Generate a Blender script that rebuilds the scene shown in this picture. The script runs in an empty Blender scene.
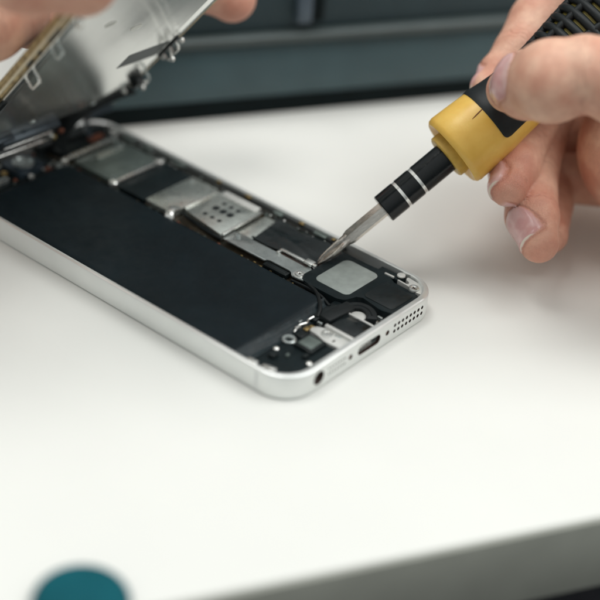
import bpy, bmesh, math, random
import numpy as np
from mathutils import Vector, Matrix, noise
random.seed(7)
PI = math.pi
scene = bpy.context.scene
COL = scene.collection
scene.unit_settings.scale_length = 0.01     # one unit is one centimetre

# ------------------------------------------------------------------ materials
def mat(name, base, rough=.5, metal=0., var=0., vscale=3., bump=0., bscale=40., rvar=0., col2=None,
        spec=.5, coat=0., sss=0., stretch=None, bdist=.02, detail=5.):
    m = bpy.data.materials.new(name); m.use_nodes = True
    nt = m.node_tree; N = nt.nodes; L = nt.links
    b = N['Principled BSDF']
    b.inputs['Base Color'].default_value = (*base, 1); b.inputs['Roughness'].default_value = rough
    b.inputs['Metallic'].default_value = metal; b.inputs['Specular IOR Level'].default_value = spec
    b.inputs['Coat Weight'].default_value = coat
    if sss: b.inputs['Subsurface Weight'].default_value = sss; b.inputs['Subsurface Scale'].default_value = .3
    tc = N.new('ShaderNodeTexCoord'); mp = N.new('ShaderNodeMapping'); L.new(tc.outputs['Object'], mp.inputs['Vector'])
    if stretch: mp.inputs['Scale'].default_value = stretch
    if var or col2 or rvar:
        n = N.new('ShaderNodeTexNoise'); n.inputs['Scale'].default_value = vscale; n.inputs['Detail'].default_value = detail
        L.new(mp.outputs[0], n.inputs['Vector'])
        cr = N.new('ShaderNodeValToRGB'); L.new(n.outputs['Fac'], cr.inputs[0])
        cr.color_ramp.elements[0].position = .3; cr.color_ramp.elements[1].position = .7
        a = col2 if col2 else tuple(max(0, c*(1-var)) for c in base)
        c = base if col2 else tuple(min(1, c*(1+var)) for c in base)
        cr.color_ramp.elements[0].color = (*a, 1); cr.color_ramp.elements[1].color = (*c, 1)
        L.new(cr.outputs[0], b.inputs['Base Color'])
        if rvar:
            mr = N.new('ShaderNodeMapRange'); mr.inputs[1].default_value = .3; mr.inputs[2].default_value = .7
            mr.inputs[3].default_value = max(.03, rough-rvar); mr.inputs[4].default_value = min(1, rough+rvar)
            n2 = N.new('ShaderNodeTexNoise'); n2.inputs['Scale'].default_value = vscale*2.3; n2.inputs['Detail'].default_value = 6
            L.new(mp.outputs[0], n2.inputs['Vector']); L.new(n2.outputs['Fac'], mr.inputs[0]); L.new(mr.outputs[0], b.inputs['Roughness'])
    if bump:
        n = N.new('ShaderNodeTexNoise'); n.inputs['Scale'].default_value = bscale; n.inputs['Detail'].default_value = 6
        L.new(mp.outputs[0], n.inputs['Vector'])
        bp = N.new('ShaderNodeBump'); bp.inputs['Strength'].default_value = bump; bp.inputs['Distance'].default_value = bdist
        L.new(n.outputs['Fac'], bp.inputs['Height']); L.new(bp.outputs[0], b.inputs['Normal'])
    return m

M = dict(
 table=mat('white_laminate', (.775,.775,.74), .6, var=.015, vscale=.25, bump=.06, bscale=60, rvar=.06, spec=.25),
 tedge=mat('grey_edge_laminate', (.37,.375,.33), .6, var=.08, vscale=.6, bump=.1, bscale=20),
 steel_dark=mat('dark_underframe', (.02,.02,.025), .5, var=.2, vscale=1),
 floor=mat('dark_floor', (.03,.028,.03), .6, var=.3, vscale=.05),
 case=mat('case_plastic', (.043,.082,.094), .45, var=.10, vscale=.7, bump=.25, bscale=14, rvar=.06),
 case_dark=mat('case_foot_rubber', (.0025,.007,.008), .7, spec=.15, var=.2, vscale=1),
 case_lip=mat('case_lip_plastic', (.058,.076,.076), .5, var=.1, vscale=.8, bump=.2, bscale=14),
 case_up=mat('case_lid_plastic', (.020,.043,.052), .55, var=.12, vscale=.6, bump=.25, bscale=12),
 latch=mat('latch_plastic', (.07,.10,.13), .4, var=.1),
 alu=mat('anodised_aluminium', (.80,.815,.80), .36, .7, var=.03, vscale=.8, bump=.05, bscale=160, rvar=.05),
 alu_edge=mat('satin_chamfer', (.88,.89,.88), .30, .92, var=.04, vscale=2),
 inner=mat('inner_wall_metal', (.12,.10,.07), .42, .5, col2=(.012,.018,.017), vscale=4.5, bump=.2, bscale=25),
 floorp=mat('inner_floor_metal', (.022,.026,.027), .5, .3, var=.4, vscale=4, bump=.2, bscale=20),
 ant=mat('antenna_plastic', (.74,.75,.74), .4, var=.03),
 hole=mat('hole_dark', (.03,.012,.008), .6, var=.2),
 batt=mat('battery_film', (.007,.013,.0165), .5, var=.18, vscale=1.1, bump=.22, bscale=2.2, rvar=.08, bdist=.06, spec=.18),
 bflap=mat('battery_flap_film', (.013,.022,.026), .45, spec=.3, var=.25, vscale=2.5, bump=.4, bscale=4, bdist=.05, rvar=.08),
 blk=mat('black_plastic', (.006,.010,.011), .42, spec=.35, var=.25, vscale=5, bump=.15, bscale=50, rvar=.1),
 blkm=mat('black_matte_film', (.008,.014,.016), .5, spec=.2, var=.2, vscale=3, bump=.2, bscale=30, rvar=.1),
 rub=mat('black_rubber', (.006,.009,.010), .5, spec=.35, var=.2, vscale=6, bump=.2, bscale=40),
 film=mat('glossy_black_film', (.006,.010,.011), .22, spec=.35, var=.35, vscale=2.2, bump=.5, bscale=2.5, bdist=.08, rvar=.1, coat=.4),
 greyp=mat('speaker_grey_mesh', (.34,.375,.355), .58, .35, var=.10, vscale=5, bump=.35, bscale=70, rvar=.08),
 shield=mat('shield_metal', (.60,.63,.59), .30, .8, var=.10, vscale=2.5, bump=.05, bscale=30, rvar=.08),
 shield_d=mat('shield_metal_dull', (.17,.205,.19), .42, .6, var=.15, vscale=2.5, bump=.12, bscale=30, rvar=.1),
 plate=mat('bracket_metal', (.50,.54,.53), .32, .8, var=.10, vscale=3, bump=.05, bscale=40, rvar=.1),
 bright=mat('bright_steel', (.82,.82,.79), .26, .9, var=.10, vscale=5, bump=.05, bscale=30, rvar=.1),
 whitep=mat('white_metal_paint', (.68,.68,.65), .38, .3, var=.06, vscale=6, bump=.15, bscale=30),
 gold=mat('gold_contacts', (.42,.30,.13), .3, .9, var=.3, vscale=20, bump=.2, bscale=40),
 copper=mat('copper_flex', (.28,.10,.06), .4, .5, var=.3, vscale=8),
 pcb=mat('board_edge', (.010,.011,.010), .5, .2, col2=(.07,.05,.025), vscale=22),
 blue=mat('blue_black_module', (.035,.05,.065), .3, .3, var=.25, vscale=6, bump=.2, bscale=20),
 teal=mat('teal_plastic', (.004,.085,.108), .8, spec=.15, var=.12, vscale=1.5, bump=.05),
 shieldback=mat('screen_back_plate', (.90,.91,.88), .19, .90, var=.02, vscale=1.2, bump=.07, bscale=.55, bdist=.06, stretch=(1.6,.35,1)),
 scuff=mat('plate_scuffs', (.66,.66,.62), .42, .85, var=.05, vscale=8),
 goldfr=mat('champagne_frame', (.52,.40,.20), .35, .6, col2=(.17,.115,.05), vscale=4.5, bump=.2, bscale=20),
 cream=mat('cream_edge_highlight', (.66,.60,.44), .35, .2, var=.1, vscale=5),  # colour of the highlight strip on the screen frame
 glass=mat('white_front_glass', (.70,.66,.54), .15, coat=.5, var=.02),
 blkglass=mat('black_front_glass', (.01,.01,.012), .08, coat=.5, var=.1),
 tape=mat('dark_tape', (.045,.06,.062), .45, var=.12, vscale=3),
 yel=mat('yellow_plastic', (.84,.55,.125), .36, col2=(.74,.43,.07), vscale=1.6, bump=.12, bscale=18, rvar=.07, sss=.12, bdist=.02),
 yel2=mat('yellow_plastic_worn', (.60,.38,.07), .46, var=.12, vscale=5, bump=.15, bscale=20),
 olive=mat('grip_core_plastic', (.30,.24,.045), .5, var=.2, vscale=5),
 shaft=mat('shaft_black', (.004,.006,.007), .22, spec=.35, var=.2, vscale=4, bump=.06, bscale=30, rvar=.06),
 groove=mat('shaft_groove_steel', (.85,.85,.82), .25, .7, var=.05),
 bit_dark=mat('bit_tip_steel', (.80,.74,.68), .2, .95, col2=(.42,.37,.33), vscale=7, bump=.1, bscale=25),
 bit=mat('bit_steel', (.92,.87,.80), .20, .92, col2=(.74,.68,.61), vscale=7, bump=.15, bscale=25, rvar=.08, stretch=(1,1,.35)),
 sim_hole=mat('punched_dark', (.004,.008,.010), .6, var=.2),
 scratch=mat('brown_scratch', (.22,.08,.02), .6, var=.2),
)

# ------------------------------------------------------------------ mesh helpers
def tag(o, label=None, cat=None, group=None, kind=None):
    if label: o['label'] = label
    if cat: o['category'] = cat
    if group: o['group'] = group
    if kind: o['kind'] = kind
    return o

def empty(name, loc=(0,0,0), mtx=None, label=None, cat=None):
    o = bpy.data.objects.new(name, None); COL.objects.link(o)
    o.empty_display_size = .5
    if mtx is not None: o.matrix_world = mtx
    else: o.location = loc
    tag(o, label, cat)
    return o

PH = Vector((2.93, 6.19, 0))    # base of the phone

def obj(name, bm, mats, parent=None, origin=None, smooth=35, label=None):
    """link a bmesh as one mesh object; verts are given in the root's frame (or world minus origin)"""
    if origin is not None:
        bmesh.ops.translate(bm, verts=bm.verts, vec=-Vector(origin))
    bmesh.ops.recalc_face_normals(bm, faces=bm.faces)
    me = bpy.data.meshes.new(name); bm.to_mesh(me); bm.free()
    if not isinstance(mats, (list, tuple)): mats = [mats]
    for m in mats: me.materials.append(M[m] if isinstance(m, str) else m)
    if smooth:
        for p in me.polygons: p.use_smooth = True
        me.set_sharp_from_angle(angle=math.radians(smooth))
    o = bpy.data.objects.new(name, me); COL.objects.link(o)
    if parent: o.parent = parent
    if label: o['label'] = label
    return o

def B(): return bmesh.new()

def bx(bm, x0, x1, y0, y1, z0, z1, bev=.0, seg=2, mi=0, rot=0, piv=None):
    n0 = set(bm.verts)
    r = bmesh.ops.create_cube(bm, size=1)
    vs = r['verts']
    for v in vs:
        v.co = Vector(((x0+x1)/2+v.co.x*(x1-x0), (y0+y1)/2+v.co.y*(y1-y0), (z0+z1)/2+v.co.z*(z1-z0)))
    fs = {f for v in vs for f in v.link_faces}
    for f in fs: f.material_index = mi
    if bev:
        es = {e for v in vs for e in v.link_edges}
        bmesh.ops.bevel(bm, geom=list(es), offset=bev, segments=seg, profile=.5, affect='EDGES')
    nv = [v for v in bm.verts if v not in n0]
    if rot:
        p = piv or Vector(((x0+x1)/2, (y0+y1)/2, 0))
        bmesh.ops.rotate(bm, verts=nv, cent=p, matrix=Matrix.Rotation(rot, 3, 'Z'))
    return nv

def prism(bm, pts, z0, z1, bev=0, mi=0, seg=2):
    """extruded polygon with a bevelled top edge"""
    n = len(pts)
    a = sum(pts[i][0]*pts[(i+1)%n][1]-pts[(i+1)%n][0]*pts[i][1] for i in range(n))
    if a < 0: pts = pts[::-1]
    bot = [bm.verts.new((x, y, z0)) for x, y in pts]; top = [bm.verts.new((x, y, z1)) for x, y in pts]
    fs = [bm.faces.new(top), bm.faces.new(bot[::-1])]
    for i in range(n): fs.append(bm.faces.new((bot[i], bot[(i+1)%n], top[(i+1)%n], top[i])))
    for f in fs: f.material_index = mi
    if bev:
        es = [e for e in fs[0].edges]
        bmesh.ops.bevel(bm, geom=es, offset=bev, segments=seg, profile=.5, affect='EDGES')

def rrect(x0, x1, y0, y1, r, seg=6):
    pts = []
    for cx, cy, a in ((x1-r, y1-r, 0), (x0+r, y1-r, 90), (x0+r, y0+r, 180), (x1-r, y0+r, 270)):
        for i in range(seg+1):
            t = math.radians(a+90*i/seg); pts.append((cx+r*math.cos(t), cy+r*math.sin(t)))
    return pts

def rnd(pts, r, seg=4):
    """round the corners of a polygon"""
    out = []; n = len(pts)
    for i in range(n):
        p = Vector(pts[i]); a = Vector(pts[i-1])-p; b = Vector(pts[(i+1)%n])-p
        q = min(r, a.length*.45, b.length*.45)
        A = p+a.normalized()*q; Bq = p+b.normalized()*q
        for k in range(seg+1):
            t = k/seg; out.append(tuple((A*(1-t)**2+p*2*t*(1-t)+Bq*t*t)[:2]))
    return out

def frame_from(d):
    d = d.normalized(); a = Vector((0,0,1)) if abs(d.z) < .9 else Vector((1,0,0))
    x = d.cross(a).normalized(); return x, d.cross(x).normalized()

def tube(bm, pts, r, seg=10, mi=0, flat=None, cap=True):
    pts = [Vector(p) for p in pts]; rings = []; px = None
    for i, p in enumerate(pts):
        d = (pts[min(i+1, len(pts)-1)]-pts[max(i-1, 0)]).normalized()
        if px is None: px, py = frame_from(d)
        else:
            px = (px-d*px.dot(d)).normalized()
        py = d.cross(px)
        rr = r[i] if isinstance(r, (list, tuple)) else r
        ra, rb = (rr, rr) if flat is None else (rr, rr*flat)
        rings.append([bm.verts.new(p+px*math.cos(2*PI*k/seg)*ra+py*math.sin(2*PI*k/seg)*rb) for k in range(seg)])
    fs = []
    for a, b in zip(rings, rings[1:]):
        for k in range(seg): fs.append(bm.faces.new((a[k], a[(k+1)%seg], b[(k+1)%seg], b[k])))
    if cap: fs.append(bm.faces.new(rings[0][::-1])); fs.append(bm.faces.new(rings[-1]))
    for f in fs: f.material_index = mi

def ribbon(bm, pts, width_dir, w, t, mi=0, up=None):
    """flat flexible strip following pts"""
    wd = Vector(width_dir).normalized(); pts = [Vector(p) for p in pts]; rings = []
    for i, p in enumerate(pts):
        d = (pts[min(i+1, len(pts)-1)]-pts[max(i-1, 0)]).normalized(); n = d.cross(wd).normalized()
        rings.append([bm.verts.new(p+wd*a*w/2+n*b*t/2) for a, b in ((-1,-1),(1,-1),(1,1),(-1,1))])
    for a, b in zip(rings, rings[1:]):
        for k in range(4): bm.faces.new((a[k], a[(k+1)%4], b[(k+1)%4], b[k])).material_index = mi
    bm.faces.new(rings[0][::-1]).material_index = mi; bm.faces.new(rings[-1]).material_index = mi

def lathe(bm, prof, seg=48, c=(0,0,0), mi=0, mfun=None):
    """prof: (r, z) points, axis z through c"""
    rings = []
    for r, z in prof:
        if r < 1e-6: rings.append([bm.verts.new((c[0], c[1], c[2]+z))])
        else: rings.append([bm.verts.new((c[0]+r*math.cos(2*PI*k/seg), c[1]+r*math.sin(2*PI*k/seg), c[2]+z)) for k in range(seg)])
    for i, (a, b) in enumerate(zip(rings, rings[1:])):
        m = mfun(i) if mfun else mi
        for k in range(seg):
            k2 = (k+1) % seg
            if len(a) == 1 and len(b) == 1: continue
            if len(a) == 1: f = bm.faces.new((a[0], b[k2], b[k]))
            elif len(b) == 1: f = bm.faces.new((a[k], a[k2], b[0]))
            else: f = bm.faces.new((a[k], a[k2], b[k2], b[k]))
            f.material_index = m

def smooth_path(pts, n=8):
    pts = [Vector(p) for p in pts]; P = [pts[0]]+pts+[pts[-1]]; out = []
    for i in range(1, len(P)-2):
        for k in range(n):
            t = k/n; a, b, c, d = P[i-1], P[i], P[i+1], P[i+2]
            out.append(.5*((2*b)+(c-a)*t+(2*a-5*b+4*c-d)*t*t+(-a+3*b-3*c+d)*t**3))
    out.append(pts[-1]); return out

# ------------------------------------------------------------------ setting: floor, table, case
EX, EY = .86812, -.49636
ROT = math.atan2(EY, EX)
TM = Matrix.Translation((-5.76, -2.47, 0)) @ Matrix.Rotation(ROT, 4, 'Z')

bm = B(); bx(bm, -300, 300, -200, 400, -76, -75)
o = obj('floor', bm, 'floor', smooth=0); tag(o, kind='structure')

table = empty('table', mtx=TM, label='white table top with grey front edge under the opened phone', cat='table')
bm = B(); bx(bm, -55, 60, 0.0, 62, -2.0, 0, bev=.06, seg=3); obj('tabletop', bm, 'table', table)
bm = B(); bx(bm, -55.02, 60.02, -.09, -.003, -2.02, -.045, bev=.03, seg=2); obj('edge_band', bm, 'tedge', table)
bm = B(); bx(bm, -50, 55, .5, 3.0, -6.0, -2.03, bev=.1); bx(bm, -50, 55, 56, 59, -6.0, -2.03, bev=.1)
obj('underframe', bm, 'steel_dark', table)
for x in (-48, 52):
    for y in (2, 57):
        bm = B(); bx(bm, x-2, x+2, y-1.4, y+1.4, -75, -6.03, bev=.15); obj('leg', bm, 'steel_dark', table)

CM = Matrix.Translation(TM @ Vector((14.0, 18.80, 0))) @ Matrix.Rotation(ROT, 4, 'Z')
case = empty('tool_case', mtx=CM, label='dark grey plastic case with a ridge along its side, standing behind the phone', cat='case')
def extr(name, prof, x0, x1, m):
    """long moulding: prof in (y,z)"""
    bm = B(); a = [bm.verts.new((x0, y, z)) for y, z in prof]; b = [bm.verts.new((x1, y, z)) for y, z in prof]
    bm.faces.new(a); bm.faces.new(b[::-1])
    for i in range(len(prof)):
        j = (i+1) % len(prof); bm.faces.new((a[i], a[j], b[j], b[i]))
    bmesh.ops.bevel(bm, geom=[e for e in bm.edges], offset=.05, segments=2, profile=.5, affect='EDGES')
    return obj(name, bm, m, case)
extr('foot', [(.1,0),(9,0),(9,.62),(.1,.62)], -11.4, 12, 'case_dark')
extr('body', [(.02,.64),(9.2,.64),(9.3,2.35),(.16,2.35),(.0,1.9),(-.02,1.2)], -11.7, 12.3, 'case')
extr('lip', [(-.08,2.37),(9.4,2.37),(9.4,2.66),(.02,2.66),(-.1,2.58)], -11.8, 12.4, 'case_lip')
extr('lid', [(.22,2.68),(9.1,2.68),(9.0,4.5),(.55,4.5),(.38,4.3)], -11.6, 12.2, 'case_up')
bm = B(); bx(bm, -5.2, -4.75, -.06, .22, 2.95, 4.2, bev=.05); lt = obj('latch', bm, 'latch', case)
bm = B(); bx(bm, -4.72, -4.35, .02, .24, 2.95, 4.2, bev=.04); obj('latch_recess', bm, 'case_dark', case)

bm = B()
prof = [(0,.40),(.35,.39),(.62,.35),(.80,.29),(.88,.23),(.9,.18),(.9,.05),(.86,0),(0,0)]
lathe(bm, prof, 40)
capb = empty('bottle_cap', loc=(-7.33, -1.16, 0), label='blurred teal domed plastic cap at the near left edge of the table', cat='cap')
for k in range(36):
    a = 2*PI*k/36; tube(bm, [(.905*math.cos(a), .905*math.sin(a), .06), (.905*math.cos(a), .905*math.sin(a), .17)], .028, 6)
obj('dome', bm, 'teal', capb)

# ------------------------------------------------------------------ the phone
phone = empty('smartphone', loc=PH, label='silver smartphone lying opened on the table, its black battery and circuit board bare', cat='smartphone')
W, H, RC = 5.86, 12.38, .86
def P(name, bm, m, parent=None, **k): return obj(name, bm, m, parent or phone, origin=PH, **k)

def loop(ix, iy, z, r):
    return [(x, y, z) for x, y in rrect(ix, W-ix, iy, H-iy, max(.05, r), 14)]
bm = B()
levels = [(.10,.10,0,.78),(.035,.035,.012,.83),(0,0,.05,.86),(0,0,.60,.86),(.014,.014,.635,.85),(.05,.05,.655,.82),(.105,.16,.652,.74),(.125,.185,.635,.72),(.135,.20,.13,.70)]
rings = [[bm.verts.new(p) for p in loop(*l)] for l in levels]
for i, (a, b) in enumerate(zip(rings, rings[1:])):
    n = len(a)
    for k in range(n):
        f = bm.faces.new((a[k], a[(k+1)%n], b[(k+1)%n], b[k])); f.material_index = 0 if i < 3 else 1 if i < 6 else 2
bm.faces.new(rings[0][::-1]).material_index = 0
bm.faces.new(rings[-1]).material_index = 3
housing = P('housing', bm, ['alu','alu_edge','inner','floorp'])

# openings cut through the bottom end
def cutter(bm):
    me = bpy.data.meshes.new('cut'); bmesh.ops.recalc_face_normals(bm, faces=bm.faces); bm.to_mesh(me); bm.free()
    me.materials.append(M['hole'])
    o = bpy.data.objects.new('cut', me); COL.objects.link(o); o.location = (0,0,0); return o
def ycyl(bm, x, z, r, y0, y1, seg=24, wx=0, mi=0):
    pts = []
    for k in range(seg):
        a = 2*PI*k/seg; c = math.cos(a); s = math.sin(a)
        pts.append((x+(wx if c > 1e-6 else -wx if c < -1e-6 else 0)+r*c, z+r*s))
    A = [bm.verts.new((p[0], y0, p[1])) for p in pts]; C_ = [bm.verts.new((p[0], y1, p[1])) for p in pts]
    fs = [bm.faces.new(A), bm.faces.new(C_[::-1])]
    for k in range(seg): fs.append(bm.faces.new((A[k], A[(k+1)%seg], C_[(k+1)%seg], C_[k])))
    for f in fs: f.material_index = mi
ZC = .355
bm = B()
ycyl(bm, 1.06, ZC, .185, -.1, .3, 32)
ycyl(bm, 2.93, ZC, .135, -.1, .3, 24, wx=.30)
for k in range(8):
    for z in (ZC+.085, ZC-.085): ycyl(bm, 3.93+k*.158, z, .050, -.1, .12, 14)
ycyl(bm, 2.22, ZC, .072, -.1, .10, 20); ycyl(bm, 3.64, ZC, .072, -.1, .10, 20)
for k in range(7):
    for z in (ZC+.075, ZC-.075): ycyl(bm, 1.42+k*.098, z, .028, -.1, .05, 10)
for v in bm.verts: v.co -= PH
ct = cutter(bm); ct.parent = phone
bpy.context.view_layer.update()
md = housing.modifiers.new('cut', 'BOOLEAN'); md.object = ct; md.solver = 'EXACT'; md.operation = 'DIFFERENCE'
dg = bpy.context.evaluated_depsgraph_get()
me = bpy.data.meshes.new_from_object(housing.evaluated_get(dg)); housing.modifiers.clear()
housing.data = me; bpy.data.objects.remove(ct)
me.materials.clear()
for m in ('alu','alu_edge','inner','floorp','hole'): me.materials.append(M[m])
me.set_sharp_from_angle(angle=math.radians(30))
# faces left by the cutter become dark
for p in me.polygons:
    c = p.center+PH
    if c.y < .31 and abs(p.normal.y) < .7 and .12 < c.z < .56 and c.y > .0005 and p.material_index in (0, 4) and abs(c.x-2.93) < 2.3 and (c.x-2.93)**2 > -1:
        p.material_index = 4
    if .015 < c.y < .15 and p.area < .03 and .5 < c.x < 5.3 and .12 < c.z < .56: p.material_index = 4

bm = B()   # lightning socket: metal cup with contact tongue
ycyl(bm, 2.93, ZC, .128, .09, .70, 24, wx=.30)
for f in [f for f in bm.faces if all(abs(v.co.y-.09) < 1e-4 for v in f.verts)]: bm.faces.remove(f)
P('charging_socket', bm, 'plate')
bm = B(); bx(bm, 2.66, 3.20, .12, .6, ZC-.115, ZC-.055, bev=.01); P('socket_tongue', bm, 'bright')
for x in (2.22, 3.64):
    bm = B(); ycyl(bm, x, ZC, .055, .035, .12, 16); ycyl(bm, x, ZC, .022, .028, .036, 5, mi=1)
    P('end_screw', bm, ['copper','hole'])
bm = B(); ycyl(bm, 1.06, ZC-.14, .17, .30, .5, 24); P('headphone_socket', bm, 'hole')
bm = B(); bx(bm, -.004, .05, .93, 1.01, .06, .60); P('antenna_line', bm, 'ant')
bm = B(); bx(bm, W-.05, W+.004, .93, 1.01, .06, .60); P('antenna_line', bm, 'ant')

def screw(x, y, z, r, parent=None, m='bright', name='screw'):
    bm = B(); lathe(bm, [(r*1.05,-.05),(r*1.05,0),(r*.92,.03),(r*.62,.035),(r*.5,.012),(0,.012)], 24, (x,y,z))
    a = random.random()*PI
    for k in range(2):
        bx(bm, x-r*.36, x+r*.36, y-r*.09, y+r*.09, z+.006, z+.016, mi=1, rot=a+k*PI/2, piv=Vector((x,y,0)))
    return P(name, bm, [m, 'hole'], parent)

# ---- battery
bm = B()
nx, ny = 40, 100
x0, x1, y0, y1 = .17, 3.50, 1.74, 10.95
def bz(u, v):
    e = min(u*(x1-x0), (1-u)*(x1-x0)); f = min(v*(y1-y0), (1-v)*(y1-y0))
    z = .535
    rr = .16
    for d in (e, f):
        if d < rr: z -= (rr-math.sqrt(max(0, rr*rr-(rr-d)**2)))*.9
    z += .012*noise.noise(Vector((u*4, v*9, 1)))+.004*noise.noise(Vector((u*13, v*30, 3)))
    return z
g = [[bm.verts.new((x0+(x1-x0)*i/nx, y0+(y1-y0)*j/ny, bz(i/nx, j/ny))) for j in range(ny+1)] for i in range(nx+1)]
for i in range(nx):
    for j in range(ny): bm.faces.new((g[i][j], g[i+1][j], g[i+1][j+1], g[i][j+1]))
es = [e for e in bm.edges if e.is_boundary]
r = bmesh.ops.extrude_edge_only(bm, edges=es)
for v in r['geom']:
    if isinstance(v, bmesh.types.BMVert): v.co.z = .14
battery = P('battery', bm, 'batt', smooth=60)
bm = B()   # folded end flaps of the battery wrap
g = []
nx2, ny2 = 40, 16
for i in range(nx2+1):
    row = []
    for j in range(ny2+1):
        u, v = i/nx2, j/ny2
        x = .19+3.30*u; y = 1.46+.36*v+.03*math.sin(u*7+1)
        z = .375+.16*v*v+.035*math.sin(v*11+u*3.1)*(1-v)+.012*noise.noise(Vector((u*9, v*5, 4)))
        row.append(bm.verts.new((x, y, z)))
    g.append(row)
for i in range(nx2):
    for j in range(ny2): bm.faces.new((g[i][j], g[i+1][j], g[i+1][j+1], g[i][j+1]))
r = bmesh.ops.extrude_edge_only(bm, edges=[e for e in bm.edges if e.is_boundary])
for v in r['geom']:
    if isinstance(v, bmesh.types.BMVert): v.co.z = .14
P('end_flap', bm, 'bflap', battery, smooth=60)
bm = B(); bx(bm, .135, .165, 1.5, 11.2, .14, .50, bev=.01); P('side_gasket', bm, 'rub')

# ---- board strip beside the battery
bm = B(); prism(bm, [(3.56,2.6),(5.66,2.6),(5.70,12.15),(3.56,12.15)], .2, .34, .02); board = P('circuit_board', bm, 'pcb')
for k in range(34):
    y = 2.9+k*.245+random.uniform(-.05,.05); bm = B()
    bx(bm, 3.545, 3.585, y, y+random.uniform(.03,.14), .34, .37+random.uniform(.0,.07), bev=.006)
    P('edge_contact', bm, random.choice(('gold','copper','shield_d')), board)
for k in range(28):
    y = 3.0+k*.31; s = random.uniform(.04,.09)
    bm = B(); x = 5.46+random.uniform(0,.1); bx(bm, x, x+.1, y, y+s, .34, .44, bev=.008); P('component', bm, 'shield_d', board)

# long dark seal along the right wall
bm = B(); tube(bm, smooth_path([(5.66,2.9,.5),(5.69,5,.52),(5.70,8,.5),(5.69,11.4,.5)]), .035, 8); P('wall_seal', bm, 'rub')
for y, l in ((3.55,.42),(5.05,.3),(8.6,.5),(9.9,.3),(10.6,.4)):
    bm = B(); bx(bm, 5.60, 5.72, y, y+l, .50, .58, bev=.02); P('wall_clip', bm, 'shield_d')
for y, l in ((2.95,.22),(3.3,.10),(4.35,.16),(6.2,.2),(7.3,.12)):
    bm = B(); bx(bm, 5.66, 5.73, y, y+l, .56, .60, bev=.012); P('wall_spring', bm, 'gold')

# cover plate, two screws
pl = rnd([(3.70,5.40),(4.20,5.40),(4.22,4.1),(4.36,3.02),(4.05,2.66),(3.74,2.60),(3.67,2.80),(3.66,3.06),(3.80,3.16),(3.80,3.92),(3.70,3.98)], .06)
bm = B(); prism(bm, pl, .49, .525, .012); cover = P('cover_plate', bm, 'plate')
screw(4.06, 5.20, .53, .075, cover, 'plate'); screw(3.84, 2.93, .535, .115, cover)
bm = B(); lathe(bm, [(.18,0),(.175,.012),(.125,.014),(.12,.004),(0,.004)], 28, (3.84,2.93,.524)); P('screw_boss', bm, 'bright', cover)
bm = B(); bx(bm, 3.57, 3.765, 3.16, 3.92, .36, .50, bev=.02); bx(bm, 3.60, 3.735, 3.24, 3.84, .5, .508, bev=.003); P('connector', bm, 'blk')
# spring clip
bm = B()
bx(bm, 4.30, 4.40, 3.02, 3.98, .54, .60, bev=.018, mi=0); bx(bm, 4.17, 4.30, 3.90, 3.98, .52, .585, bev=.015)
bx(bm, 4.27, 4.47, 2.92, 3.18, .55, .63, bev=.02); bx(bm, 4.33, 4.42, 2.84, 2.92, .54, .60, bev=.012)
bx(bm, 4.40, 4.42, 3.05, 3.95, .46, .57, bev=.004)
P('spring_clip', bm, 'bright')
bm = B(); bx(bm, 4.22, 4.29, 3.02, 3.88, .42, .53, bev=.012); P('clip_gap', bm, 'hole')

# black film over the board
bm = B()
n1, n2 = 36, 20
quad = [(4.44,2.86),(5.60,2.80),(5.56,5.16),(4.34,4.98)]
g = []
for i in range(n1+1):
    row = []
    for j in range(n2+1):
        u, v = i/n1, j/n2
        a = Vector(quad[0]).lerp(Vector(quad[3]), u); b = Vector(quad[1]).lerp(Vector(quad[2]), u); p = a.lerp(b, v)
        z = .475+.05*math.sin(u*3.4+.3)*math.sin(v*2.6)+.035*noise.noise(Vector((u*3.2, v*2.3, 9)))+.02*math.exp(-((v-.12-.5*u)/.07)**2)
        if u < .08: z -= (.08-u)*1.2
        row.append(bm.verts.new((p.x, p.y, z)))
    g.append(row)
for i in range(n1):
    for j in range(n2): bm.faces.new((g[i][j], g[i+1][j], g[i+1][j+1], g[i][j+1]))
r = bmesh.ops.extrude_edge_only(bm, edges=[e for e in bm.edges if e.is_boundary])
for v in r['geom']:
    if isinstance(v, bmesh.types.BMVert): v.co.z -= .03
P('black_film', bm, 'film', smooth=70)
bm = B(); prism(bm, [(4.30,4.9),(5.42,5.08),(5.42,5.42),(4.28,5.42)], .40, .47, .01); P('shield_strip', bm, 'shield')

# SIM cage with its punched holes
sim = rnd([(3.72,5.47),(5.33,5.53),(5.33,7.03),(4.02,7.03),(3.95,6.85),(3.90,6.6)], .05)
bm = B(); prism(bm, sim, .40, .575, .015); cage = P('sim_cage', bm, 'shield')
HX = (4.94, 4.62, 4.20)
for a, x in enumerate(HX):
    for y in (6.47, 6.22, 5.97):
        s = .105 if a == 1 else .065
        bm = B(); prism(bm, rrect(x-s*.95, x+s*.95, y-s*.85, y+s*.85, s*.45, 4), .57, .579); P('punched_hole', bm, 'sim_hole', cage)
bm = B(); bx(bm, 3.74, 5.34, 5.44, 5.50, .555, .615, bev=.02, rot=.03); P('cage_lip', bm, 'bright', cage)
bm = B(); bx(bm, 4.0, 5.30, 7.00, 7.06, .56, .61, bev=.018); P('cage_lip', bm, 'bright', cage)
bm = B(); bx(bm, 5.34, 5.46, 5.62, 6.86, .54, .62, bev=.03); bx(bm, 5.22, 5.40, 5.62, 6.86, .575, .60, bev=.01); P('tray_rail', bm, 'whitep', cage)
bm = B(); tube(bm, smooth_path([(3.95,7.22,.50),(3.72,7.20,.58),(3.50,7.10,.57),(3.46,7.02,.45)]), [.12]*24+[.1], 12, flat=.55); P('folded_tab', bm, 'bright', cage)
bm = B(); tube(bm, smooth_path([(3.88,6.95,.50),(3.74,6.5,.52),(3.66,5.9,.52),(3.70,5.45,.47)]), .035, 8)
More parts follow.
